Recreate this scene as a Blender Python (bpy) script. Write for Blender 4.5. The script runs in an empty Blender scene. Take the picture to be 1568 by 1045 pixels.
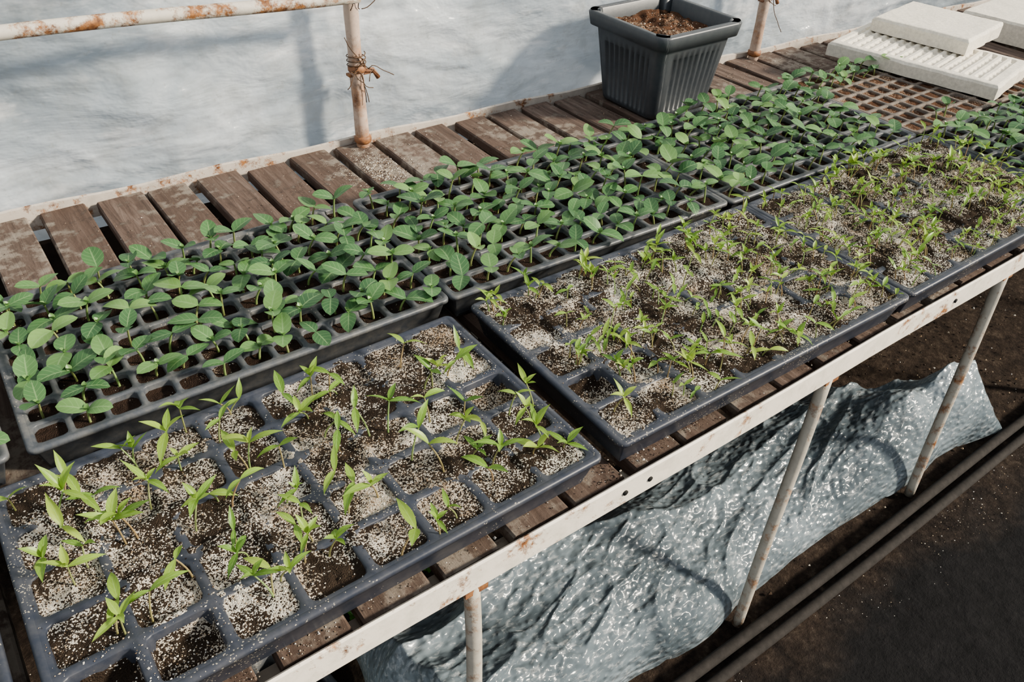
import bpy, math, random
import numpy as np
from mathutils import Matrix, Vector
random.seed(7); R=np.random.RandomState(11)
S=0.65            # metres per layout unit
ZT=0.92; ZS=0.845 # tray top / slat top heights (layout units)

# ------------------------------------------------------------------ helpers
def vn(x,y,f,seed=0):
    x=np.asarray(x,float)*f+seed*17.3; y=np.asarray(y,float)*f-seed*9.1
    xi=np.floor(x); yi=np.floor(y); fx=x-xi; fy=y-yi
    fx=fx*fx*(3-2*fx); fy=fy*fy*(3-2*fy)
    def h(a,b):
        s=np.sin(a*127.1+b*311.7+seed*74.7)*43758.5453
        return s-np.floor(s)
    return ((h(xi,yi)*(1-fx)+h(xi+1,yi)*fx)*(1-fy)+(h(xi,yi+1)*(1-fx)+h(xi+1,yi+1)*fx)*fy)*2-1
def fbm(x,y,f,seed=0,o=3):
    r=0;a=1;t=0
    for i in range(o):
        r=r+a*vn(x,y,f*2**i,seed+i*3);t+=a;a*=.5
    return r/t

class MB:
    def __init__(s): s.v=[];s.f=[];s.c=[];s.n=0
    def add(s,V,F,C=None):
        V=np.asarray(V,float).reshape(-1,3)
        s.v.append(V)
        n=s.n
        s.f.extend([tuple(i+n for i in q) for q in F])
        if C is None: C=np.zeros((len(V),4))
        C=np.asarray(C,float)
        if C.ndim==1: C=np.tile(C,(len(V),1))
        s.c.append(C); s.n+=len(V)
    def make(s,name,mat,parent=None,smooth=True,bevel=0):
        V=np.vstack(s.v)*S; C=np.vstack(s.c)
        me=bpy.data.meshes.new(name)
        me.from_pydata(V.tolist(),[],s.f); me.update()
        a=me.color_attributes.new('tint','FLOAT_COLOR','POINT')
        a.data.foreach_set('color',C.astype(np.float32).ravel())
        if smooth: me.polygons.foreach_set('use_smooth',[True]*len(me.polygons))
        me.materials.append(mat)
        ob=bpy.data.objects.new(name,me); bpy.context.scene.collection.objects.link(ob)
        if parent: ob.parent=parent
        return ob
def empty(name):
    e=bpy.data.objects.new(name,None); bpy.context.scene.collection.objects.link(e); e.empty_display_size=.1; return e

def gridF(nu,nv,off=0):
    F=[]
    for i in range(nu-1):
        for j in range(nv-1):
            a=off+i*nv+j; F.append((a,a+nv,a+nv+1,a+1))
    return F
def box(mb,x0,x1,y0,y1,z0,z1,C=None,M=None,jit=0):
    V=np.array([[x,y,z] for x in(x0,x1) for y in(y0,y1) for z in(z0,z1)],float)
    if jit: V+=R.uniform(-jit,jit,V.shape)
    if M is not None: V=V@M[0].T+M[1]
    mb.add(V,[(0,1,3,2),(4,6,7,5),(0,4,5,1),(2,3,7,6),(0,2,6,4),(1,5,7,3)],C)
def tube(mb,P,r,n=12,C=None,caps=True):
    P=np.asarray(P,float); m=len(P)
    r=np.ones(m)*r if np.isscalar(r) else np.asarray(r)
    T=np.gradient(P,axis=0); T/=np.linalg.norm(T,axis=1)[:,None]+1e-9
    up=np.array([0,0,1.]) if abs(T[0,2])<.9 else np.array([1.,0,0])
    a=np.linspace(0,2*np.pi,n,endpoint=False); V=[]
    for i in range(m):
        s=np.cross(T[i],up); s/=np.linalg.norm(s); t=np.cross(s,T[i])
        V.append(P[i]+r[i]*(np.cos(a)[:,None]*s+np.sin(a)[:,None]*t))
    V=np.vstack(V); F=[]
    for i in range(m-1):
        for j in range(n):
            F.append((i*n+j,i*n+(j+1)%n,(i+1)*n+(j+1)%n,(i+1)*n+j))
    if caps: F.append(tuple(range(n))[::-1]); F.append(tuple((m-1)*n+j for j in range(n)))
    mb.add(V,F,C)
def rotz(a): c,s=math.cos(a),math.sin(a); return np.array([[c,-s,0],[s,c,0],[0,0,1.]])

# ------------------------------------------------------------------ materials
def mat(name):
    m=bpy.data.materials.new(name); m.use_nodes=True; nt=m.node_tree
    b=nt.nodes['Principled BSDF']; return m,nt,b
def N(nt,t,**k):
    n=nt.nodes.new(t)
    for a,v in k.items():
        if a in n.inputs: n.inputs[a].default_value=v
        else: setattr(n,a,v)
    return n
def L(nt,a,b): nt.links.new(a,b)
def coords(nt,scale=(1,1,1)):
    tc=N(nt,'ShaderNodeTexCoord'); mp=N(nt,'ShaderNodeMapping'); mp.inputs['Scale'].default_value=scale
    L(nt,tc.outputs['Object'],mp.inputs['Vector']); return mp.outputs[0]
def noise(nt,co,sc,det=4,rough=.6,dist=0):
    n=N(nt,'ShaderNodeTexNoise'); n.inputs['Scale'].default_value=sc; n.inputs['Detail'].default_value=det
    n.inputs['Roughness'].default_value=rough; n.inputs['Distortion'].default_value=dist
    L(nt,co,n.inputs['Vector']); return n.outputs['Fac']
def ramp(nt,fac,stops):
    r=N(nt,'ShaderNodeValToRGB'); e=r.color_ramp.elements
    while len(e)<len(stops): e.new(.5)
    for q,(p,c) in zip(e,stops): q.position=p; q.color=(*c,1) if len(c)==3 else c
    L(nt,fac,r.inputs[0]); return r.outputs[0]
def mixc(nt,f,a,b,mode='MIX'):
    m=N(nt,'ShaderNodeMix'); m.data_type='RGBA'; m.blend_type=mode
    for s,v in ((0,f),(6,a),(7,b)):
        if hasattr(v,'links'): L(nt,v,m.inputs[s])
        else: m.inputs[s].default_value=v if s==0 else (*v,1)
    return m.outputs[2]
def mth(nt,op,a,b=0,c=None,clamp=False):
    m=N(nt,'ShaderNodeMath',operation=op); m.use_clamp=clamp
    for i,v in enumerate((a,b,c)):
        if v is None: continue
        if hasattr(v,'links'): L(nt,v,m.inputs[i])
        else: m.inputs[i].default_value=v
    return m.outputs[0]
def bump(nt,b,h,st=.5,dist=.002):
    n=N(nt,'ShaderNodeBump'); n.inputs['Strength'].default_value=st; n.inputs['Distance'].default_value=dist
    L(nt,h,n.inputs['Height']); L(nt,n.outputs[0],b.inputs['Normal'])
def attr(nt):
    a=N(nt,'ShaderNodeAttribute',attribute_name='tint'); s=N(nt,'ShaderNodeSeparateColor'); L(nt,a.outputs['Color'],s.inputs[0]); return s.outputs

def soil_mat(name,dark,mid,light,cov,sc=680.,gain=4.0):
    m,nt,b=mat(name); co=coords(nt)
    v=N(nt,'ShaderNodeTexVoronoi',Scale=sc); L(nt,co,v.inputs['Vector'])
    s=N(nt,'ShaderNodeSeparateColor'); L(nt,v.outputs['Color'],s.inputs[0])
    big=noise(nt,co,15,4,.62); hue=noise(nt,co,19,2)
    th=mth(nt,'MULTIPLY_ADD',big,-gain,gain/2+1.0-cov)       # threshold falls where patch noise is high
    is_l=mth(nt,'GREATER_THAN',s.outputs[0],th)
    lc=mixc(nt,mth(nt,'MULTIPLY_ADD',s.outputs[1],.6,mth(nt,'MULTIPLY_ADD',hue,2.2,-1.0),clamp=True),light,mid)
    dn=noise(nt,co,120,3); dc=mixc(nt,dn,dark,[c*3 for c in dark])
    col=mixc(nt,is_l,dc,lc)
    L(nt,col,b.inputs['Base Color']); b.inputs['Roughness'].default_value=.95; b.inputs['Specular IOR Level'].default_value=.15
    h=mth(nt,'ADD',mth(nt,'MULTIPLY',v.outputs['Distance'],-1.0),mth(nt,'MULTIPLY',s.outputs[2],.6))
    bump(nt,b,h,.9,.0013); return m
M_soilP=soil_mat('soil_perlite',(.022,.016,.012),(.28,.20,.13),(.74,.70,.62),.34)
M_soilD=soil_mat('soil_dark',(.020,.013,.010),(.13,.085,.055),(.4,.33,.26),-.45,gain=4)
M_soilR=soil_mat('soil_peat',(.06,.032,.020),(.25,.14,.085),(.4,.3,.22),.05,gain=4)
def grain_mat():
    m,nt,b=mat('granules'); a=attr(nt)
    c=ramp(nt,a[0],[(0,(.03,.022,.016)),(.28,(.07,.045,.03)),(.34,(.30,.20,.12)),(.6,(.57,.47,.34)),(.85,(.80,.76,.68)),(1,(.88,.86,.82))])
    L(nt,c,b.inputs['Base Color']); b.inputs['Roughness'].default_value=.9; return m
M_gr=grain_mat()
def plastic(name,c,dust,dustc=(.35,.33,.3),rough=.42,spk=.0):
    m,nt,b=mat(name); co=coords(nt)
    n=noise(nt,co,60,5,.7); n2=noise(nt,co,7,3)
    f=ramp(nt,mth(nt,'MULTIPLY_ADD',n,.7,mth(nt,'MULTIPLY',n2,.3)),[(.4,(0,0,0)),(.68,(dust,)*3)])
    c1=mixc(nt,f,c,dustc)
    if spk:
        v=N(nt,'ShaderNodeTexVoronoi',Scale=800.); L(nt,co,v.inputs['Vector'])
        s=N(nt,'ShaderNodeSeparateColor'); L(nt,v.outputs['Color'],s.inputs[0])
        sp=mth(nt,'GREATER_THAN',mth(nt,'MULTIPLY_ADD',n2,.5,s.outputs[0]),1.3-spk)
        c1=mixc(nt,sp,c1,(.42,.38,.31))
    L(nt,c1,b.inputs['Base Color']); b.inputs['Roughness'].default_value=rough
    bump(nt,b,n,.15,.001); return m
M_tray=plastic('tray_plastic',(.038,.046,.068),.3,(.20,.19,.18),spk=.05)
M_trayC=plastic('tray_plastic_dusty',(.085,.096,.114),.6,(.26,.25,.23),spk=.02)
M_trayF=plastic('tray_plastic_brown_dust',(.12,.105,.095),.7,(.30,.23,.18),rough=.7,spk=.05)
M_pot=plastic('pot_plastic',(.062,.071,.082),.08,rough=.38)
def leaf_mat(name,c0,c1,c2,vein,tr=.25):
    m,nt,b=mat(name); a=attr(nt); co=coords(nt)
    base=ramp(nt,a[2],[(0,c0),(.5,c1),(1,c2)])
    n=noise(nt,co,160,3); base=mixc(nt,mth(nt,'MULTIPLY',n,.3),base,[c*.5 for c in c1])
    mid=mth(nt,'LESS_THAN',a[1],.07)
    sv=mth(nt,'SINE',mth(nt,'MULTIPLY_ADD',a[0],34.,mth(nt,'MULTIPLY',a[1],-9.)))
    sv=mth(nt,'MULTIPLY',mth(nt,'GREATER_THAN',sv,.9),.3)
    f=mth(nt,'MAXIMUM',mth(nt,'MULTIPLY',mid,.6),sv)
    col=mixc(nt,f,base,vein)
    L(nt,col,b.inputs['Base Color']); b.inputs['Roughness'].default_value=.40; b.inputs['Specular IOR Level'].default_value=.5
    t=N(nt,'ShaderNodeBsdfTranslucent'); L(nt,col,t.inputs[0])
    mx=N(nt,'ShaderNodeMixShader'); mx.inputs[0].default_value=tr
    L(nt,b.outputs[0],mx.inputs[1]); L(nt,t.outputs[0],mx.inputs[2])
    L(nt,mx.outputs[0],nt.nodes['Material Output'].inputs[0])
    bump(nt,b,f,-.3,.0006); return m
M_cuc=leaf_mat('cucumber_leaf',(.060,.145,.065),(.115,.245,.095),(.25,.42,.14),(.28,.43,.20),.2)
M_pep=leaf_mat('pepper_leaf',(.13,.27,.05),(.26,.43,.075),(.46,.59,.12),(.42,.6,.2),.3)
def stem_mat():
    m,nt,b=mat('stem'); a=attr(nt)
    L(nt,mixc(nt,a[2],(.25,.38,.13),(.34,.22,.12)),b.inputs['Base Color']); b.inputs['Roughness'].default_value=.5; return m
M_stem=stem_mat()
def wood_mat():
    m,nt,b=mat('weathered_wood'); a=attr(nt)
    co=coords(nt,(14,1.2,14)); g=noise(nt,co,6,6,.7,.6); co2=coords(nt)
    n=noise(nt,co2,5,4); n3=noise(nt,co2,40,5,.7)
    c=ramp(nt,g,[(.3,(.055,.038,.031)),(.5,(.135,.095,.078)),(.7,(.26,.20,.17))])
    c=mixc(nt,mth(nt,'MULTIPLY',a[0],.65),c,(.095,.060,.045))
    c=mixc(nt,ramp(nt,n,[(.45,(0,0,0)),(.7,(.6,.6,.6))]),c,(.11,.085,.070))
    c=mixc(nt,ramp(nt,n3,[(.54,(0,0,0)),(.66,(.7,.7,.7))]),c,(.040,.030,.025))
    c=mixc(nt,ramp(nt,mth(nt,'MULTIPLY',n3,n),[(.27,(0,0,0)),(.36,(.45,.45,.45))]),c,(.45,.40,.34))
    L(nt,c,b.inputs['Base Color']); b.inputs['Roughness'].default_value=.85
    bump(nt,b,mth(nt,'ADD',g,n3),.7,.002); return m
M_wood=wood_mat()
def paint_mat(name,c,rustlo,rusthi,sc=28):
    m,nt,b=mat(name); co=coords(nt)
    n=noise(nt,co,sc,6,.72); n2=noise(nt,co,5,3)
    f=ramp(nt,mth(nt,'MULTIPLY_ADD',n,.75,mth(nt,'MULTIPLY',n2,.25)),[(rustlo,(0,0,0)),(rusthi,(1,1,1))])
    rc=ramp(nt,noise(nt,co,90,4),[(.35,(.14,.06,.03)),(.65,(.46,.22,.09))])
    dirt=mixc(nt,ramp(nt,noise(nt,co,45,5,.7),[(.45,(0,0,0)),(.75,(.55,.55,.55))]),c,[x*.6 for x in c])
    L(nt,mixc(nt,f,dirt,rc),b.inputs['Base Color']); b.inputs['Roughness'].default_value=.6
    bump(nt,b,mth(nt,'SUBTRACT',n,f),.35,.0015); return m
M_rail=paint_mat('cream_paint_rust',(.86,.79,.69),.56,.64)
M_leg=paint_mat('leg_paint_rust',(.52,.48,.41),.50,.63,40)
M_post=paint_mat('rusty_post_paint',(.60,.47,.39),.47,.66,16)
M_pipe=paint_mat('rusty_pipe',(.66,.61,.54),.485,.55,14)
M_rust=paint_mat('rust',(.30,.15,.09),.4,.6)
def film_wall():
    m,nt,b=mat('greenhouse_film'); co=coords(nt,(1,1,2.2))
    n=noise(nt,co,1.7,5,.55,.5); n2=noise(nt,coords(nt,(1.0,1,2.4)),3.0,3,.5,.5); fine=noise(nt,coords(nt),70,4,.7)
    n4=noise(nt,coords(nt,(1,1,2.2)),7,4,.55,.3)
    hl=noise(nt,coords(nt,(2.2,1,6)),2.6,5,.6,.3)
    blot=noise(nt,coords(nt),14,4,.65)
    c=ramp(nt,n,[(.34,(.31,.355,.395)),(.5,(.51,.57,.62)),(.66,(.82,.86,.89))])
    c=mixc(nt,ramp(nt,hl,[(.56,(0,0,0)),(.68,(.7,.7,.7))]),c,(.95,.96,.97))  # wavy gloss highlights painted into the film colour
    c=mixc(nt,ramp(nt,blot,[(.48,(0,0,0)),(.72,(.5,.5,.5))]),c,(.40,.415,.40))
    c=mixc(nt,ramp(nt,fine,[(.60,(0,0,0)),(.74,(.4,.4,.4))]),c,(.34,.34,.30))
    L(nt,c,b.inputs['Base Color']); b.inputs['Roughness'].default_value=.24; b.inputs['Specular IOR Level'].default_value=.7
    bump(nt,b,mth(nt,'ADD',n2,mth(nt,'ADD',mth(nt,'MULTIPLY',n4,.45),mth(nt,'MULTIPLY',blot,.10))),.6,.05)
    t=N(nt,'ShaderNodeBsdfTranslucent'); L(nt,c,t.inputs[0])
    mx=N(nt,'ShaderNodeMixShader'); mx.inputs[0].default_value=.4
    L(nt,b.outputs[0],mx.inputs[1]); L(nt,t.outputs[0],mx.inputs[2]); L(nt,mx.outputs[0],nt.nodes['Material Output'].inputs[0]); return m
M_wall=film_wall()
def film_heap():
    m,nt,b=mat('crumpled_film'); 
    n=noise(nt,coords(nt,(4,12,12)),4,3,.5,.4); v=N(nt,'ShaderNodeTexVoronoi',Scale=90.,feature='SMOOTH_F1'); L(nt,coords(nt,(.8,1.1,1.1)),v.inputs['Vector'])
    g=noise(nt,coords(nt),4,4); str_=noise(nt,coords(nt,(7,16,16)),7,4,.65,.5)
    c=ramp(nt,g,[(.3,(.18,.23,.27)),(.55,(.31,.38,.43)),(.72,(.47,.54,.60))])
    c=mixc(nt,ramp(nt,str_,[(.53,(0,0,0)),(.66,(.7,.7,.7))]),c,(.80,.85,.88))
    L(nt,c,b.inputs['Base Color'])
    b.inputs['Roughness'].default_value=.22; b.inputs['Specular IOR Level'].default_value=.8
    bump(nt,b,mth(nt,'ADD',mth(nt,'MULTIPLY',v.outputs['Distance'],-1.2),mth(nt,'MULTIPLY',n,.5)),.8,.006)
    t=N(nt,'ShaderNodeBsdfTransparent'); t.inputs[0].default_value=(.85,.93,.97,1)
    tl=N(nt,'ShaderNodeBsdfTranslucent'); L(nt,c,tl.inputs[0])
    m0=N(nt,'ShaderNodeMixShader'); m0.inputs[0].default_value=.3
    L(nt,b.outputs[0],m0.inputs[1]); L(nt,tl.outputs[0],m0.inputs[2])
    mx=N(nt,'ShaderNodeMixShader'); L(nt,ramp(nt,g,[(.35,(.4,.4,.4)),(.6,(.12,.12,.12))]),mx.inputs[0])
    L(nt,m0.outputs[0],mx.inputs[1]); L(nt,t.outputs[0],mx.inputs[2]); L(nt,mx.outputs[0],nt.nodes['Material Output'].inputs[0]); return m
M_heap=film_heap()
def floor_mat():
    m,nt,b=mat('dark_ground'); co=coords(nt)
    tc=N(nt,'ShaderNodeTexCoord'); s=N(nt,'ShaderNodeSeparateXYZ'); L(nt,tc.outputs['Object'],s.inputs[0])
    n=noise(nt,co,45,6,.75); n2=noise(nt,co,6,4)
    f=ramp(nt,mth(nt,'MULTIPLY_ADD',s.outputs[1],1.0,mth(nt,'MULTIPLY_ADD',n2,.3,.06)),[(.46,(0,0,0)),(.58,(1,1,1))])
    a=ramp(nt,n,[(.35,(.010,.010,.011)),(.6,(.017,.0165,.018)),(.8,(.028,.026,.026))])
    bb=ramp(nt,n,[(.35,(.018,.013,.011)),(.55,(.05,.036,.028)),(.75,(.12,.095,.075))])
    c=mixc(nt,f,a,bb)
    L(nt,c,b.inputs['Base Color']); b.inputs['Roughness'].default_value=.92; b.inputs['Specular IOR Level'].default_value=.2
    bump(nt,b,n,.8,.006); return m
M_floor=floor_mat()
def simple(name,c,rough=.8,ns=40,v=.4,bs=.4):
    m,nt,b=mat(name); co=coords(nt); n=noise(nt,co,ns,5,.7)
    L(nt,ramp(nt,n,[(.3,[x*(1-v) for x in c]),(.7,[min(1,x*(1+v*.5)) for x in c])]),b.inputs['Base Color'])
    b.inputs['Roughness'].default_value=rough; bump(nt,b,n,bs,.002); return m
M_foam=simple('styrofoam',(.84,.79,.69),.8,120,.2,.5)
M_beam=simple('dark_beam',(.032,.028,.026),.9,60,.5)
M_gapdark=simple('gap_backing_dark',(.05,.036,.028),.9,30,.5)  # dark tone for the added panel behind the slat gaps
M_hole=simple('hole_dark',(.01,.01,.01)); M_wire=simple('wire',(.12,.07,.04),.5)
M_weed=leaf_mat('weed_leaf',(.04,.12,.02),(.09,.24,.04),(.16,.36,.06),(.2,.4,.1))

# ------------------------------------------------------------------ floor / wall
def wallY(x): return 2.25-.06*np.asarray(x)
mb=MB(); xs=np.linspace(-3,8,330); ys=np.linspace(-3,3.2,190)
X,Y=np.meshgrid(xs,ys,indexing='ij'); Z=.010*fbm(X,Y,3,1,4)-.012+.004*vn(X,Y,24,5)
mb.add(np.stack([X,Y,Z],-1).reshape(-1,3),gridF(len(xs),len(ys))); mb.make('floor',M_floor)

mb=MB(); xs=np.linspace(-1.5,7,620); zs=np.linspace(-.02,2.9,240)
X,Z=np.meshgrid(xs,zs,indexing='ij')
def ridge(a,b,f,s): return 1-np.abs(vn(a,b,f,s))
D=.045*fbm(X,Z*1.4+.25*X,1.5,3,2)+.028*ridge(X*.5+.2*Z,Z*1.7+.3*X,1.6,8)**4+.015*ridge(X*.6,Z*2-.35*X,3,12)**5+.009*ridge(X*.8+.3*Z,Z*1.6+.4*X,6,15)**4+.005*fbm(X,Z*1.5,9,4,2)
post=np.minimum(np.abs(X-1.02),np.abs(X-2.68)); D*=.3+.7*np.clip(post/.3,0,1)
D+=.010*np.sin(post*60)*np.exp(-post*9)*np.sin(Z*5+X)
Yw=wallY(X)+.03-D
mb.add(np.stack([X,Yw,Z],-1).reshape(-1,3),gridF(len(xs),len(zs))); mb.make('wall_back',M_wall)
mb=MB()  # added dark panel under the bench, shades the bright film behind slat gaps
for i in range(4):
    z0=.0+i*.198
    xx=np.linspace(-1.4,6,40); V=[]
    for x in xx:
        y=float(wallY(x))-.105+.006*math.sin(x*3+i); V+=[[x,y,z0],[x,y,z0+.19],[x,y+.02,z0+.19],[x,y+.02,z0]]
    F=[]
    for a in range(len(xx)-1):
        for j in range(4): F.append((a*4+j,(a+1)*4+j,(a+1)*4+(j+1)%4,a*4+(j+1)%4))
    mb.add(V,F)
mb.make('slat_gap_backing',M_gapdark,smooth=False)

# ------------------------------------------------------------------ bench
bench=empty('potting_bench')
mb=MB(); k=-6
while .258+.135*k<5.6:
    xl=.258+.135*k; w=.112+R.uniform(-.008,.007); yb=float(wallY(xl))-.055+R.uniform(-.012,.005)
    ny=14; yy=np.linspace(.662,yb,ny); th=.028
    zo=R.uniform(-.006,.0); tw=R.uniform(-.009,.009)
    prof=[(0,-th),(0,-.004),(.004,0),(w/2,0),(w-.004,0),(w,-.004),(w,-th)]
    V=[];  wob=R.uniform(0,9)
    for y in yy:
        dx=.003*math.sin(y*4+wob)
        for (a,b) in prof: V.append([xl+a+dx+tw*(y-1.4),y,ZS+b+zo+.002*math.sin(y*6+wob*2)])
    F=[]; n=len(prof)
    for i in range(ny-1):
        for j in range(n): F.append((i*n+j,i*n+(j+1)%n,(i+1)*n+(j+1)%n,(i+1)*n+j))
    F.append(tuple(range(n))); F.append(tuple((ny-1)*n+j for j in range(n))[::-1])
    mb.add(V,F,[R.uniform(0,1),0,0,1]); k+=1
mb.make('slats',M_wood,bench,smooth=False)
# front angle-iron rail
mb=MB(); xa,xb=-.6,5.6
ns=60; xx=np.linspace(xa,xb,ns); prof=[(.640,ZS+.008),(.640,ZS-.048),(.642,ZS-.052),(.700,ZS-.052),(.700,ZS-.047),(.648,ZS-.046),(.648,ZS+.008),(.644,ZS+.011)]
V=[]
for x in xx:
    o=.0015*math.sin(x*5); 
    for (a,b) in prof: V.append([x,a+o+.004*max(0,1-x),b+.001*math.sin(x*9)])
n=len(prof);F=[]
for i in range(ns-1):
    for j in range(n): F.append((i*n+j,(i+1)*n+j,(i+1)*n+(j+1)%n,i*n+(j+1)%n))
F.append(tuple(range(n))); F.append(tuple((ns-1)*n+j for j in range(n))[::-1])
mb.add(V,F); mb.make('front_rail',M_rail,bench,smooth=False)
mb=MB()
for (x,dz) in ((.755,-.018),(.815,-.019),(1.82,-.02)):
    tube(mb,[(x,.6375,ZS+dz),(x,.645,ZS+dz)],.0055,12)
mb.make('rail_holes',M_hole,bench)
# back rail
mb=MB(); V=[];xx=np.linspace(-.8,5.6,60)
for x in xx:
    y=float(wallY(x))-.046; h=.014+.004*math.sin(x*13)
    V+= [[x,y,ZS-.05],[x,y,ZS+h],[x,y+.008,ZS+h+.002],[x,y+.012,ZS-.05]]
F=[]
for i in range(len(xx)-1):
    for j in range(4): F.append((i*4+j,(i+1)*4+j,(i+1)*4+(j+1)%4,i*4+(j+1)%4))
mb.add(V,F); mb.make('back_rail',paint_mat('back_rail_paint',(.62,.56,.5),.52,.6),bench,smooth=False)
mb=MB()
for (lx,lb) in ((-.46,-.45),(.442,.430),(1.371,1.262),(2.11,2.06),(2.95,2.93),(3.80,3.80),(4.6,4.6)):
    zt_=ZS-.051; zz=np.linspace(0,1,16)
    tube(mb,[(lb+(lx-lb)*z+.002*math.sin(z*9+lx),.612+(.660-.612)*z,z*zt_) for z in zz],.0145,16)
    yb=float(wallY(lx))-.14
    tube(mb,[(lx,yb,z*zt_) for z in zz],.0145,12)
    box(mb,lx-.012,lx+.012,.672,yb,ZS-.066,ZS-.053)
mb.make('legs',M_leg,bench)
mb=MB()
for lx in (.442,1.371,2.11,2.95):
    box(mb,lx-.020,lx+.024,.646,.69,ZS-.068,ZS-.052)
mb.make('leg_brackets',M_rust,bench,smooth=False)

# ------------------------------------------------------------------ wall frame posts + pipe
for px,rr in((1.02,.020),(2.68,.02)):
    fr=empty('greenhouse_post') ; py=float(wallY(px))-.075
    mb=MB(); zz=np.linspace(0,2.9,60)
    tube(mb,[(px+.003*math.sin(z*4),py,z) for z in zz],[rr*(1+.05*math.sin(z*37)) for z in zz],16)
    mb.make('pipe',M_post,fr)
    mb=MB()
    for zc in (ZS+.02,ZS+.235,ZS+.43):
        tube(mb,[(px,py,zc-.012),(px,py,zc-.006),(px,py,zc+.006),(px,py,zc+.012)],[rr*1.02,rr*1.3,rr*1.3,rr*1.02],16)
    box(mb,px-.03,px+.05,py-.01,py+.012,ZS+.215,ZS+.222)
    tube(mb,[(px,py,ZS+.222),(px+.045,py-.01,ZS+.225),(px+.06,py-.012,ZS+.2)],.007,8)
    mb.make('clamp_rings',M_rust,fr)
    mb=MB()
    for q in range(14):
        a=R.uniform(0,6.28); z0=ZS+R.choice([.235,.40,.235]); P=[]
        p=np.array([px+rr*1.3*math.cos(a),py-rr*1.0,z0]); d=np.array([R.uniform(-.5,.8),R.uniform(-.3,0),R.uniform(-.6,1)])
        for i in range(9):
            P.append(p.copy()); p=p+d*.010; d+=R.uniform(-.5,.5,3)*[1,.3,1]; d[2]-=.08
        tube(mb,P,.0013,5)
    for z0 in (ZS+.24,ZS+.43):
        th=np.linspace(0,6.28*3,50); tube(mb,np.stack([px+rr*1.35*np.cos(th),py+rr*1.35*np.sin(th),z0+.002*th],-1),.0016,5)
    mb.make('tie_wires',M_wire,fr)
mb=MB(); xx=np.linspace(-1.2,1.02,50)
tube(mb,[(x,float(wallY(x))-.122,1.313-.022*x+.004*math.sin(x*5)) for x in xx],.0165,16)
mb.make('horizontal_pipe',M_pipe)

# ------------------------------------------------------------------ trays
def rrect(hx,hy,r,k=4):
    P=[]
    for (sx,sy,a0) in((1,1,0),(-1,1,90),(-1,-1,180),(1,-1,270)):
        for i in range(k+1):
            a=math.radians(a0+90*i/k); P.append([sx*(hx-r)+r*math.cos(a),sy*(hy-r)+r*math.sin(a)])
    return np.array(P)
def loft(mb,loops,C=None,cap0=False,cap1=False,flip=False):
    n=len(loops[0]); V=np.vstack(loops); F=[]
    for i in range(len(loops)-1):
        for j in range(n):
            q=(i*n+j,i*n+(j+1)%n,(i+1)*n+(j+1)%n,(i+1)*n+j); F.append(q[::-1] if flip else q)
    if cap0: F.append(tuple(range(n))[::-1])
    if cap1: F.append(tuple((len(loops)-1)*n+j for j in range(n)))
    mb.add(V,F,C)
def leaf(Lh,W,kind,pitch,curl,fold,roll,nu=9,nv=5):
    u=np.linspace(0,1,nu); v=np.linspace(-1,1,nv)
    if kind=='o': w=np.sin(np.pi*u**.88)**.62
    else: w=np.sin(np.pi*u**.80)**1.15
    w=w*W/2+ .0012*(1-u)
    ang=pitch-curl*u; ds=Lh/(nu-1)
    x=np.concatenate([[0],np.cumsum(np.cos(ang[:-1])*ds)]); z=np.concatenate([[0],np.cumsum(np.sin(ang[:-1])*ds)])
    nx=-np.sin(ang); nz=np.cos(ang)
    y=v[None,:]*w[:,None]; off=fold*np.abs(v)[None,:]*w[:,None]
    rl=roll*u[:,None]
    yy=y*np.cos(rl)-off*np.sin(rl); oo=y*np.sin(rl)+off*np.cos(rl)
    V=np.stack([x[:,None]+oo*nx[:,None],yy,z[:,None]+oo*nz[:,None]],-1).reshape(-1,3)
    U,VV=np.meshgrid(u,v,indexing='ij')
    C=np.stack([U.ravel(),np.abs(VV).ravel(),np.zeros(U.size),np.ones(U.size)],-1)
    return V,gridF(nu,nv),C
def add_leaf(mb,base,yaw,rnd,*a,**k):
    V,F,C=leaf(*a,**k); C[:,2]=rnd; mb.add(V@rotz(yaw).T+base,F,C)
def stem(mb,p0,p1,r,rnd):
    p0=np.array(p0,float);p1=np.array(p1,float); P=[]
    for t in np.linspace(0,1,5):
        q=p0*(1-t)+p1*t; q[:2]=p0[:2]+(p1[:2]-p0[:2])*t**1.7; P.append(q)
    tube(mb,P,np.linspace(r*1.1,r*.8,5),6,[0,0,rnd,1],caps=False)
def cucumber(lf,st,p,s=1.):
    h=R.uniform(.026,.054)*s; lean=R.uniform(-.013,.013,2)+np.array([.002,-.007])
    top=np.array([p[0]+lean[0],p[1]+lean[1],p[2]+h]); stem(st,p,top,.0024,R.uniform(0,.4))
    yaw=R.uniform(-1.1,1.1)+(.3 if R.rand()<.7 else 1.8); rn=np.clip(R.normal(.45,.27),0,1); s=s*R.uniform(.85,1.14)
    for q in (0,1):
        Lh=R.uniform(.041,.053)*s
        add_leaf(lf,top,yaw+q*math.pi+R.uniform(-.35,.35),np.clip(rn+R.uniform(-.15,.15),0,1),Lh,Lh*R.uniform(.62,.74),'o',R.uniform(-.05,.75),R.uniform(.2,.9),R.uniform(.05,.3),R.uniform(-.5,.5),nu=9,nv=7)
    if R.rand()<.5:
        for q in range(2): add_leaf(lf,top,yaw+1.57+q*2.5+R.uniform(-.4,.4),.8,.011*s,.008*s,'o',1.1,.3,.4,0,nu=5,nv=3)
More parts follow.
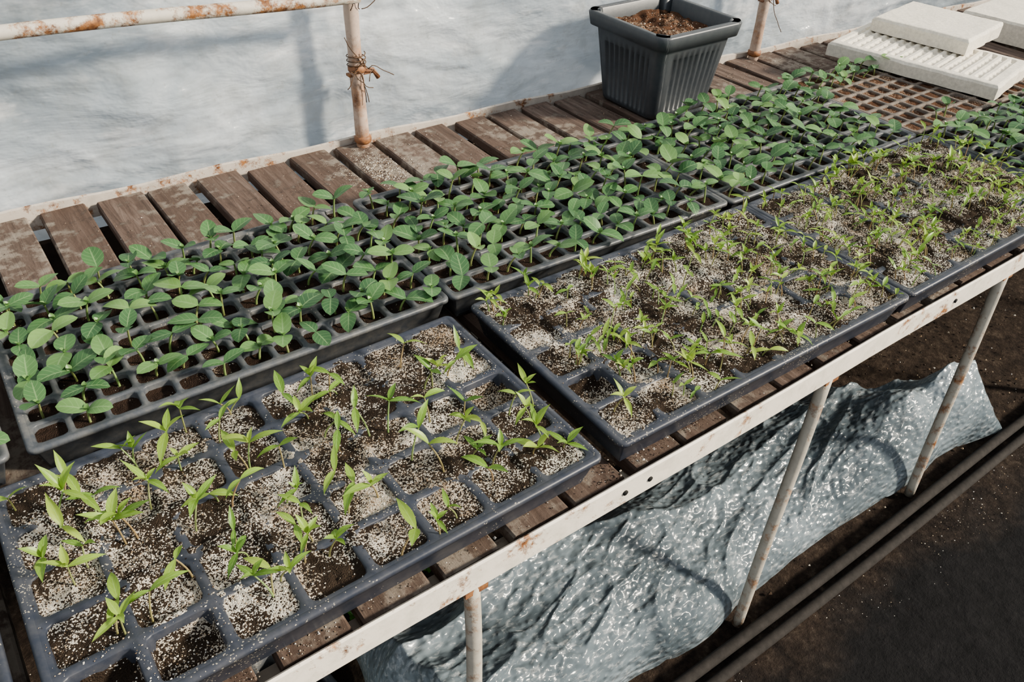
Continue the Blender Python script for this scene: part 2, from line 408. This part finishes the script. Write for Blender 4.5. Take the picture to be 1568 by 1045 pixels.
def pepper(lf,st,p,s=1.,big=False):
    h=R.uniform(.026,.058)*s; lean=R.uniform(-.022,.022,2)*s
    top=np.array([p[0]+lean[0],p[1]+lean[1],p[2]+h]); stem(st,p,top,.0015*(.7+.3*s),R.uniform(0,1))
    yaw=R.uniform(0,6.28); rn=np.clip(R.normal(.5,.22),0,1)
    for q in (0,1):
        Lh=R.uniform(.034,.054)*s
        add_leaf(lf,top,yaw+q*math.pi+R.uniform(-.5,.5),np.clip(rn+R.uniform(-.15,.15),0,1),Lh,Lh*R.uniform(.20,.27),'l',R.uniform(-.1,1.0),R.uniform(.1,1.2),R.uniform(.1,.5),R.uniform(-.7,.7),nu=9,nv=5)
    if big and R.rand()<.4:
        for q in (0,1):
            Lh=R.uniform(.020,.042)*s
            add_leaf(lf,top+[0,0,.003],yaw+1.5+q*math.pi+R.uniform(-.4,.4),np.clip(rn+.15,0,1),Lh,Lh*.32,'l',R.uniform(.6,1.3),R.uniform(.2,.9),.4,R.uniform(-.4,.4),nu=8,nv=5)
GV=np.array([[1,0,0],[-1,0,0],[0,1,0],[0,-1,0],[0,0,1],[0,0,-1]],float)
GF=np.array([[0,2,4],[2,1,4],[1,3,4],[3,0,4],[2,0,5],[1,2,5],[3,1,5],[0,3,5]])
def grains(mb,P,s0,s1,bias=1.):
    n=len(P); 
    if n==0: return
    s=(s0+(s1-s0)*R.rand(n,1,1)**2)*R.uniform(.55,1.2,(n,6,1)); V=GV[None]*s
    a=R.uniform(0,6.28,n); c,si=np.cos(a),np.sin(a)
    x=V[...,0]*c[:,None]-V[...,1]*si[:,None]; y=V[...,0]*si[:,None]+V[...,1]*c[:,None]
    V=np.stack([x,y,V[...,2]*.75],-1)+P[:,None,:]
    F=(GF[None]+6*np.arange(n)[:,None,None]).reshape(-1,3)
    C=np.zeros((n,6,4)); C[...,0]=(R.rand(n)**bias)[:,None]; C[...,3]=1
    mb.add(V.reshape(-1,3),F.tolist(),C.reshape(-1,4))

def tray(x0,y0,Lx,Wy,yaw,nc,nr,kind,seed,zt=ZT,plants=None,empties=(),shell=None,name='seedling_tray',h=.072,cover=0.):
    root=empty(name); cx,cy=Lx/2,Wy/2; Rm=rotz(yaw); T=np.array([x0,y0,zt])
    def W(V): return (np.asarray(V,float)@Rm.T)+T
    b=.012; gx=Lx-2*b; gy=Wy-2*b; px=gx/nc; py=gy/nr
    rib=.016 if kind=='p' else .0115; Hx,Hy=px/2,py/2; hx,hy=Hx-rib/2,Hy-rib/2; r=.011 if kind=='p' else .009
    mb=MB()
    inner=[];outer=[]
    for (sx,sy,a0) in((1,1,0),(-1,1,90),(-1,-1,180),(1,-1,270)):
        arc=[(math.radians(a0+45*i)) for i in range(3)]
        pts=[[sx*(hx-r)+r*math.cos(a),sy*(hy-r)+r*math.sin(a)] for a in arc]
        ox=[[sx*Hx,sy*(hy-r)],[sx*Hx,sy*Hy],[sx*(hx-r),sy*Hy]]
        if sx*sy<0: ox=ox[::-1]
        inner+=pts; outer+=ox
    inner=np.array(inner); outer=np.array(outer)
    for i in range(nc):
        for j in range(nr):
            c=np.array([b+px*(i+.5),b+py*(j+.5)])
            def lp(P,z): return W(np.column_stack([P+c,np.full(len(P),z)]))
            loft(mb,[lp(outer,.0),lp(inner*1.04,-.0004),lp(inner,-.003),lp(inner*.93,-h*.5),lp(inner*.8,-h+.003)],cap1=True)
    # rim
    lps=[]
    for o,z in((0,0),(.003,.0015),(.008,.0018),(.0115,.0),(.0125,-.003),(.0125,-.008),(.010,-.008),(.004,-.011),(-.012,-h+.001)):
        P=rrect(gx/2+o,gy/2+o,max(.001,o+.003)); lps.append(W(np.column_stack([P+[cx,cy],np.full(len(P),z)])))
    loft(mb,lps[::-1])
    mb.make('tray_shell',shell or (M_tray if kind=='p' else M_trayC),root)
    # soil heightfield
    cell_off=R.uniform(-.004,.002,(nc,nr))
    for (i,j) in empties: cell_off[i,j]=-.03 if kind=='p' else -.010
    def H(lx,ly):
        fx=(lx-b)/px; fy=(ly-b)/py
        i=np.clip(np.floor(fx).astype(int),0,nc-1); j=np.clip(np.floor(fy).astype(int),0,nr-1)
        dx=np.abs((fx-i)-.5)*px; dy=np.abs((fy-j)-.5)*py
        e=np.clip(np.maximum(dx-(hx-.006),dy-(hy-.006))/.008,0,1)
        n=fbm(lx,ly,9,seed,3); fn=fbm(lx,ly,90,seed+9,2)
        if kind=='p':
            ed=np.clip(np.minimum(np.minimum(lx-b,gx+b-lx),np.minimum(ly-b,gy+b-ly))/.05,0,1)
            hc=-.006+cover*.6+.005*n+.004*fn+cell_off[i,j]; hr=-.0050+(.0040+cover)*ed+.0085*n+.003*fn
            hr=np.where(cell_off[i,j]<-.02,np.minimum(hr,-.003),hr)
        elif kind=='e':
            hc=-.006+.004*n+.003*fn+cell_off[i,j]; hr=-.005+.004*n
        else:
            hc=-.012+.005*n+.003*fn+cell_off[i,j]; hr=-.010+.004*n
        return hc*(1-e)+hr*e
    st=.0042; nx=int(gx/st); ny=int(gy/st)
    lx,ly=np.meshgrid(np.linspace(b,Lx-b,nx),np.linspace(b,Wy-b,ny),indexing='ij')
    hz=H(lx,ly)
    mb=MB(); mb.add(W(np.stack([lx,ly,hz],-1).reshape(-1,3)),gridF(nx,ny))
    if kind!='0': mb.make('potting_soil',{'p':M_soilP,'c':M_soilD,'e':M_soilR}[kind],root)
    # grains
    if kind in 'pce':
        n={'p':30000,'c':1600,'e':1600}[kind]
        q=R.rand(n,2)*[gx-.004,gy-.004]+[b+.002,b+.002]
        w=fbm(q[:,0]+x0,q[:,1]+y0,8,33,3)
        if kind=='p':
            k_=R.rand(n)<np.clip(.50+1.0*w,.15,1); q=q[k_]; w=w[k_]
        fx=((q[:,0]-b)/px)%1; fy=((q[:,1]-b)/py)%1
        incell=(np.maximum(np.abs(fx-.5)*px-hx,np.abs(fy-.5)*py-hy)<0)
        h0=H(q[:,0],q[:,1])
        z=np.where(incell,h0,np.maximum(h0,0))
        keep=incell|(h0>0)|(R.rand(len(q))<(.25 if kind=='p' else .0))
        mb=MB(); P=W(np.column_stack([q,z+.0004])); hi=w>.1
        if kind=='p':
            grains(mb,P[keep&hi],.0005,.0021,.5); grains(mb,P[keep&~hi],.0005,.0021,1.05)
        else: grains(mb,P[keep],.0007,.0018,1.7)
        mb.make('perlite_granules',M_gr,root,smooth=False)
    if plants:
        lf=MB(); sm=MB()
        for i in range(nc):
            for j in range(nr):
                for p in plants(i,j):
                    kindp,sc=p[0],p[1]; sp=.42 if kindp=='p' else .16
                    l=[b+px*(i+.5+R.uniform(-sp,sp)),b+py*(j+.5+R.uniform(-sp,sp))]
                    z=float(H(np.array([l[0]]),np.array([l[1]]))[0])-.001
                    P=W([l[0],l[1],z])
                    if kindp=='p': pepper(lf,sm,P,sc,len(p)>2)
                    else: cucumber(lf,sm,P,sc)
        isp=kind=='p'
        lf.make('leaves',M_pep if isp else M_cuc,root); sm.make('stems',M_stem,root)
    return root
def pA(i,j):
    if (i,j) in ((0,0),(1,0),(7,4),(7,2),(5,3)): return []
    return [('p',R.uniform(.85,1.2),1)]*R.choice([1,2,3],p=[.2,.5,.3])
def pB(i,j):
    if (i,j) in ((0,0),(0,1),(0,3)): return [('p',.9,1)] if j==0 else []
    return [('p',R.uniform(.58,.88),1)]*(R.randint(3,8))
def pB2(i,j): return [('p',R.uniform(.55,.85),1)]*(R.randint(5,9))
def pC(i,j): return [('c',R.uniform(1.0,1.15))] if R.rand()<.97 else []
def pC0(i,j): return [('c',R.uniform(1.0,1.15))] if R.rand()<(.97 if (j>0 or i>4) else .75) else []
def pE(i,j):
    if i>=12 and j<5 : return []
    return [('c',R.uniform(.98,1.12))]
def pF(i,j): 
    if j>=6 and i<7: return [('c',.95)]
    return [('c',.8)] if (R.rand()<.04 and i<4) else []
tray(-.140,.664,.856,.488,0,8,5,'p',1,plants=pA,empties=((0,0),(1,0),(7,2)))
tray(.756,.664,.84,.492,-.02,8,5,'p',2,plants=pB,empties=((0,1),),cover=.003)
tray(1.600,.648,.815,.488,-.005,8,5,'p',3,plants=pB2,empties=((6,0),(7,0)),cover=.004)
tray(2.425,.645,.80,.485,0,13,8,'c',4,plants=pC)
tray(-.070,1.206,.818,.50,-.012,13,8,'c',5,plants=pC0)
tray(.750,1.194,.83,.50,-.038,13,8,'c',6,plants=pC)
tray(1.582,1.158,.818,.50,-.02,13,8,'c',7,plants=pE)
tray(2.402,1.146,.81,.50,0,13,8,'e',8,plants=pF,shell=M_trayF,empties=[(i,j) for i in range(13) for j in range(6) if R.rand()<.15])
tray(-1.03,.66,.86,.488,0,8,5,'p',21,plants=pA)
tray(-.905,1.215,.81,.50,0,13,8,'c',22,plants=pC)
tray(-.35,.70,.70,.42,.15,12,7,'0',9,zt=.075,name='empty_cell_tray',h=.06)

# spilled soil on bench: slats, gaps between trays
mb=MB()
def scatter(n,x0,x1,y0,y1,z,s=(.0007,.0022),bias=1.2,fn=None):
    q=R.rand(n,2)*[x1-x0,y1-y0]+[x0,y0]
    w=fbm(q[:,0],q[:,1],5,55,3); q=q[R.rand(n)<np.clip(.5+w,.05,1)]
    if z>.5: # drop grains that fall in slat gaps
        fx=((q[:,0]-.258)/.135)%1; q=q[(fx>.04)&(fx<.8)]
    grains(mb,np.column_stack([q,np.full(len(q),z)]),s[0],s[1],bias)
scatter(4000,-.5,3.2,.665,.70,ZS+.001)
scatter(3500,.60,.86,.66,1.2,ZS+.001,(.001,.0035),1.8)
scatter(4500,-.4,3.4,1.72,2.1,ZS+.001,bias=1.6)
q=R.normal(0,1,(1800,2))*[.05,.06]+[.98,1.93]; fx=((q[:,0]-.258)/.135)%1; q=q[(fx>.04)&(fx<.8)&(q[:,1]<2.1)]
grains(mb,np.column_stack([q,np.full(len(q),ZS+.002)]),.0008,.0024,.5)
mb.make('spilled_potting_mix',M_gr,bench,smooth=False)
mb=MB()
q=R.rand(1800,2)*[2.2,.22]+[.7,.30]; w=fbm(q[:,0],q[:,1],4,12,3); q=q[(w+q[:,1]*2-.9>R.uniform(-.2,.5,len(q)))]
grains(mb,np.column_stack([q,np.full(len(q),-.004)]),.0008,.003,1.0)
scatter(4000,-.5,3.5,.62,1.6,.0,(.001,.007),2.6)
mb.make('floor_debris',M_gr,None,smooth=False)

# ------------------------------------------------------------------ planter pot
def potloop(h,z,ribs=0.,r=.035):
    P=[];n=64
    for sd in range(4):
        for i in range(n):
            t=-1+2*i/n; L0=h-r
            x=t*h; y=-h
            if abs(x)>L0:
                a=(abs(x)-L0)/r*math.pi/2; xx=(L0+r*math.sin(a)); yy=-(L0+r*math.cos(a)); x=math.copysign(xx,x); y=yy
            if abs(t)<.66: y+=ribs*(.5+.5*math.copysign(1,math.sin(t*40)))
            a=sd*math.pi/2; c,s=math.cos(a),math.sin(a); P.append([x*c-y*s,x*s+y*c,z])
    return np.array(P)
pot=empty('square_planter_pot'); pc=np.array([2.02,1.895,ZS+.003]); Hp=.29
mb=MB(); hb,ht=.132,.167
lp=[potloop(hb-.006,0),potloop(hb,.006)]
for f in (.08,.085,.40,.70,.705,.80): lp.append(potloop(hb+(ht-hb)*f,Hp*f,.004 if .082<f<.703 else 0))
lp+=[potloop(ht-.004,Hp*.835),potloop(ht+.012,Hp*.845),potloop(ht+.018,Hp*.975),potloop(ht+.014,Hp),potloop(ht-.002,Hp),potloop(ht-.006,Hp*.985),potloop(ht-.012,Hp*.8),potloop(hb,Hp*.5)]
loft(mb,[l+pc for l in lp],cap0=True,cap1=True); mb.make('pot_body',M_pot,pot)
mb=MB(); l2=[]
for s in np.linspace(1,.02,24):
    l=potloop((ht-.012)*s,0,r=.035*s); l[:,2]=Hp*.84+.016*fbm(l[:,0],l[:,1],14,3,3)+.008*vn(l[:,0],l[:,1],60,2); l2.append(l+pc)
loft(mb,l2,cap1=True); mb.make('pot_soil',M_soilR,pot)
mb=MB(); q=R.uniform(-.13,.13,(1500,2)); z=Hp*.84+.016*fbm(q[:,0],q[:,1],14,3,3)+.009*vn(q[:,0],q[:,1],60,2)
grains(mb,np.column_stack([q,z])+pc,.001,.0035,2.4); mb.make('pot_granules',M_gr,pot,smooth=False)

# ------------------------------------------------------------------ styrofoam slabs
def slab(cx,cy,sx,sy,z0,z1,yaw,ridges,seed):
    nx,ny=60,110; mb=MB()
    x,y=np.meshgrid(np.linspace(-sx/2,sx/2,nx),np.linspace(-sy/2,sy/2,ny),indexing='ij')
    e=np.minimum(sx/2-np.abs(x),sy/2-np.abs(y))
    z=z1+.003*fbm(x,y,12,seed,3)-.010*(np.clip(1-e/.010,0,1))**2
    if ridges: z-=np.where((e>.03),.010*(.5+.5*np.sign(np.sin(y*2*np.pi/.032)))*(.6+.4*(np.sin(x*2*np.pi/.04)>-.3)),0)
    x=x+np.where(e<.002,.004*vn(y,x,30,seed),0); y=y+np.where(e<.002,.004*vn(x,y,30,seed+4),0)
    top=np.stack([x,y,z],-1).reshape(-1,3)
    per=[i*ny for i in range(nx)]+[(nx-1)*ny+j for j in range(1,ny)]+[i*ny+ny-1 for i in range(nx-2,-1,-1)]+[j for j in range(ny-2,0,-1)]
    bot=top[per].copy(); bot[:,2]=z0; n0=nx*ny; m=len(per)
    V=np.vstack([top,bot])@rotz(yaw).T+[cx,cy,0]
    F=gridF(nx,ny)+[(per[k],n0+k,n0+(k+1)%m,per[(k+1)%m]) for k in range(m)]+[tuple(n0+k for k in range(m))[::-1]]
    mb.add(V,F); mb.make('styrofoam_slab',M_foam,smooth=False)
slab(2.975,1.485,.35,.60,ZT+.004,ZT+.054,.19,True,1)
slab(3.18,1.59,.34,.36,ZT+.056,ZT+.108,.15,False,2)
slab(3.97,1.50,.42,.60,ZS+.001,ZS+.09,.1,False,3)

# ------------------------------------------------------------------ plastic film heap under bench
ns_,nt_=420,170
s,t=np.meshgrid(np.linspace(0,1,ns_),np.linspace(0,1,nt_),indexing='ij')
x=.38+2.19*s; 
edge=.05*vn(s*9,0*s,1,4)
yf=.645+.035*vn(s*9,0*s,1,3)-.05*np.clip((s-.85)/.15,0,1); yb=1.16-.30*np.clip((s-.78)/.22,0,1)+edge
y=yf+(yb-yf)*t
prof=np.sin(np.pi*np.clip(t,0,1)**.7)**.75
amp=.19+.05*np.sin(s*7+1)-.10*np.clip((s-.86)/.14,0,1)-.07*np.exp(-((s-.86)/.03)**2)
ph=t*8+2.4*np.sin(s*4)+1.2*vn(s*5,t*2,1,6)
z=amp*prof+ (.03*np.sin(ph)+.05*ridge(s*2.2+t*.8,t*2.4-s*2.2,1,5)**4)*np.sin(np.pi*t)**.5
z+=.010*fbm(x,y,6,2,2)+.014*ridge(x*.55+.2*y,y*1.4-.5*x,7,9)**5+.006*ridge(x*.6-.2*y,y*1.5-.3*x,16,19)**4+.003*vn(x*.6,y*1.5,40,7)
fade=np.clip(np.minimum(s,1-s)/.035,0,1)**.5; z=np.maximum(z*fade,0)+.006
x=x+.03*vn(y*6,x*0,1,8)*np.clip(np.abs(s-.5)*2,0,1)
y=y-.02*prof*np.sin(s*9)*.6
mb=MB(); mb.add(np.stack([x,y,z],-1).reshape(-1,3),gridF(ns_,nt_)); mb.make('plastic_film_heap',M_heap)

# edging beams on the ground
ed=empty('ground_edging')
mb=MB(); xx=np.linspace(-1,6,80)
tube(mb,[(x,.572+.004*math.sin(x*3),.016+.003*math.sin(x*2.1)) for x in xx],.016,12)
tube(mb,[(x,.530+.005*math.sin(x*2.3+1),.010+.003*math.sin(x*1.7)) for x in xx],.015,12)
mb.make('beams',M_beam,ed)

# weeds under bench
def weeds(cx,cy,sx,sy,n):
    lf=MB()
    for i in range(n):
        p=np.array([cx+R.normal()*sx,cy+R.normal()*sy,-.004]); hh=R.uniform(.01,.035)
        for q in range(4): add_leaf(lf,p+[0,0,hh*R.rand()],R.uniform(0,6.28),R.rand(),R.uniform(.012,.026),.011,'o',R.uniform(0,.8),.6,.2,0,nu=5,nv=3)
    lf.make('weed_patch',M_weed)
weeds(.50,1.27,.08,.02,200)

# ------------------------------------------------------------------ light, camera
w=bpy.data.worlds.new('World'); bpy.context.scene.world=w; w.use_nodes=True
bg=w.node_tree.nodes['Background']; nt=w.node_tree
tc=N(nt,'ShaderNodeTexCoord'); n=N(nt,'ShaderNodeTexNoise',Scale=3.5,Detail=3.); L(nt,tc.outputs['Generated'],n.inputs['Vector'])
L(nt,ramp(nt,n.outputs['Fac'],[(.38,(.45,.51,.58)),(.62,(1.0,1.0,.98))]),bg.inputs[0]); bg.inputs[1].default_value=.82
sd=bpy.data.lights.new('sun','SUN'); sd.energy=5.4; sd.angle=.12; sd.color=(1,.90,.74)
so=bpy.data.objects.new('sun',sd); bpy.context.scene.collection.objects.link(so)
so.rotation_euler=Vector((-.64,.60,-.48)).to_track_quat('-Z','Y').to_euler(); so.location=(3,-3,4)

cam=bpy.data.cameras.new('camera'); co=bpy.data.objects.new('camera',cam); bpy.context.scene.collection.objects.link(co)
cam.sensor_width=36; cam.lens=1245/1568*36; cam.clip_start=.02
r=Vector((.8086,-.5874,.0318)).normalized(); f=Vector((.4774,.6236,-.6191)).normalized()
u=r.cross(f).normalized(); r=f.cross(u)
M=Matrix((( r.x,u.x,-f.x,0),(r.y,u.y,-f.y,0),(r.z,u.z,-f.z,1.92*S),(0,0,0,1)))
co.matrix_world=M
bpy.context.scene.camera=co
bpy.context.scene.view_settings.view_transform='AgX'
bpy.context.scene.view_settings.look='AgX - Medium High Contrast'
bpy.context.scene.view_settings.exposure=.18
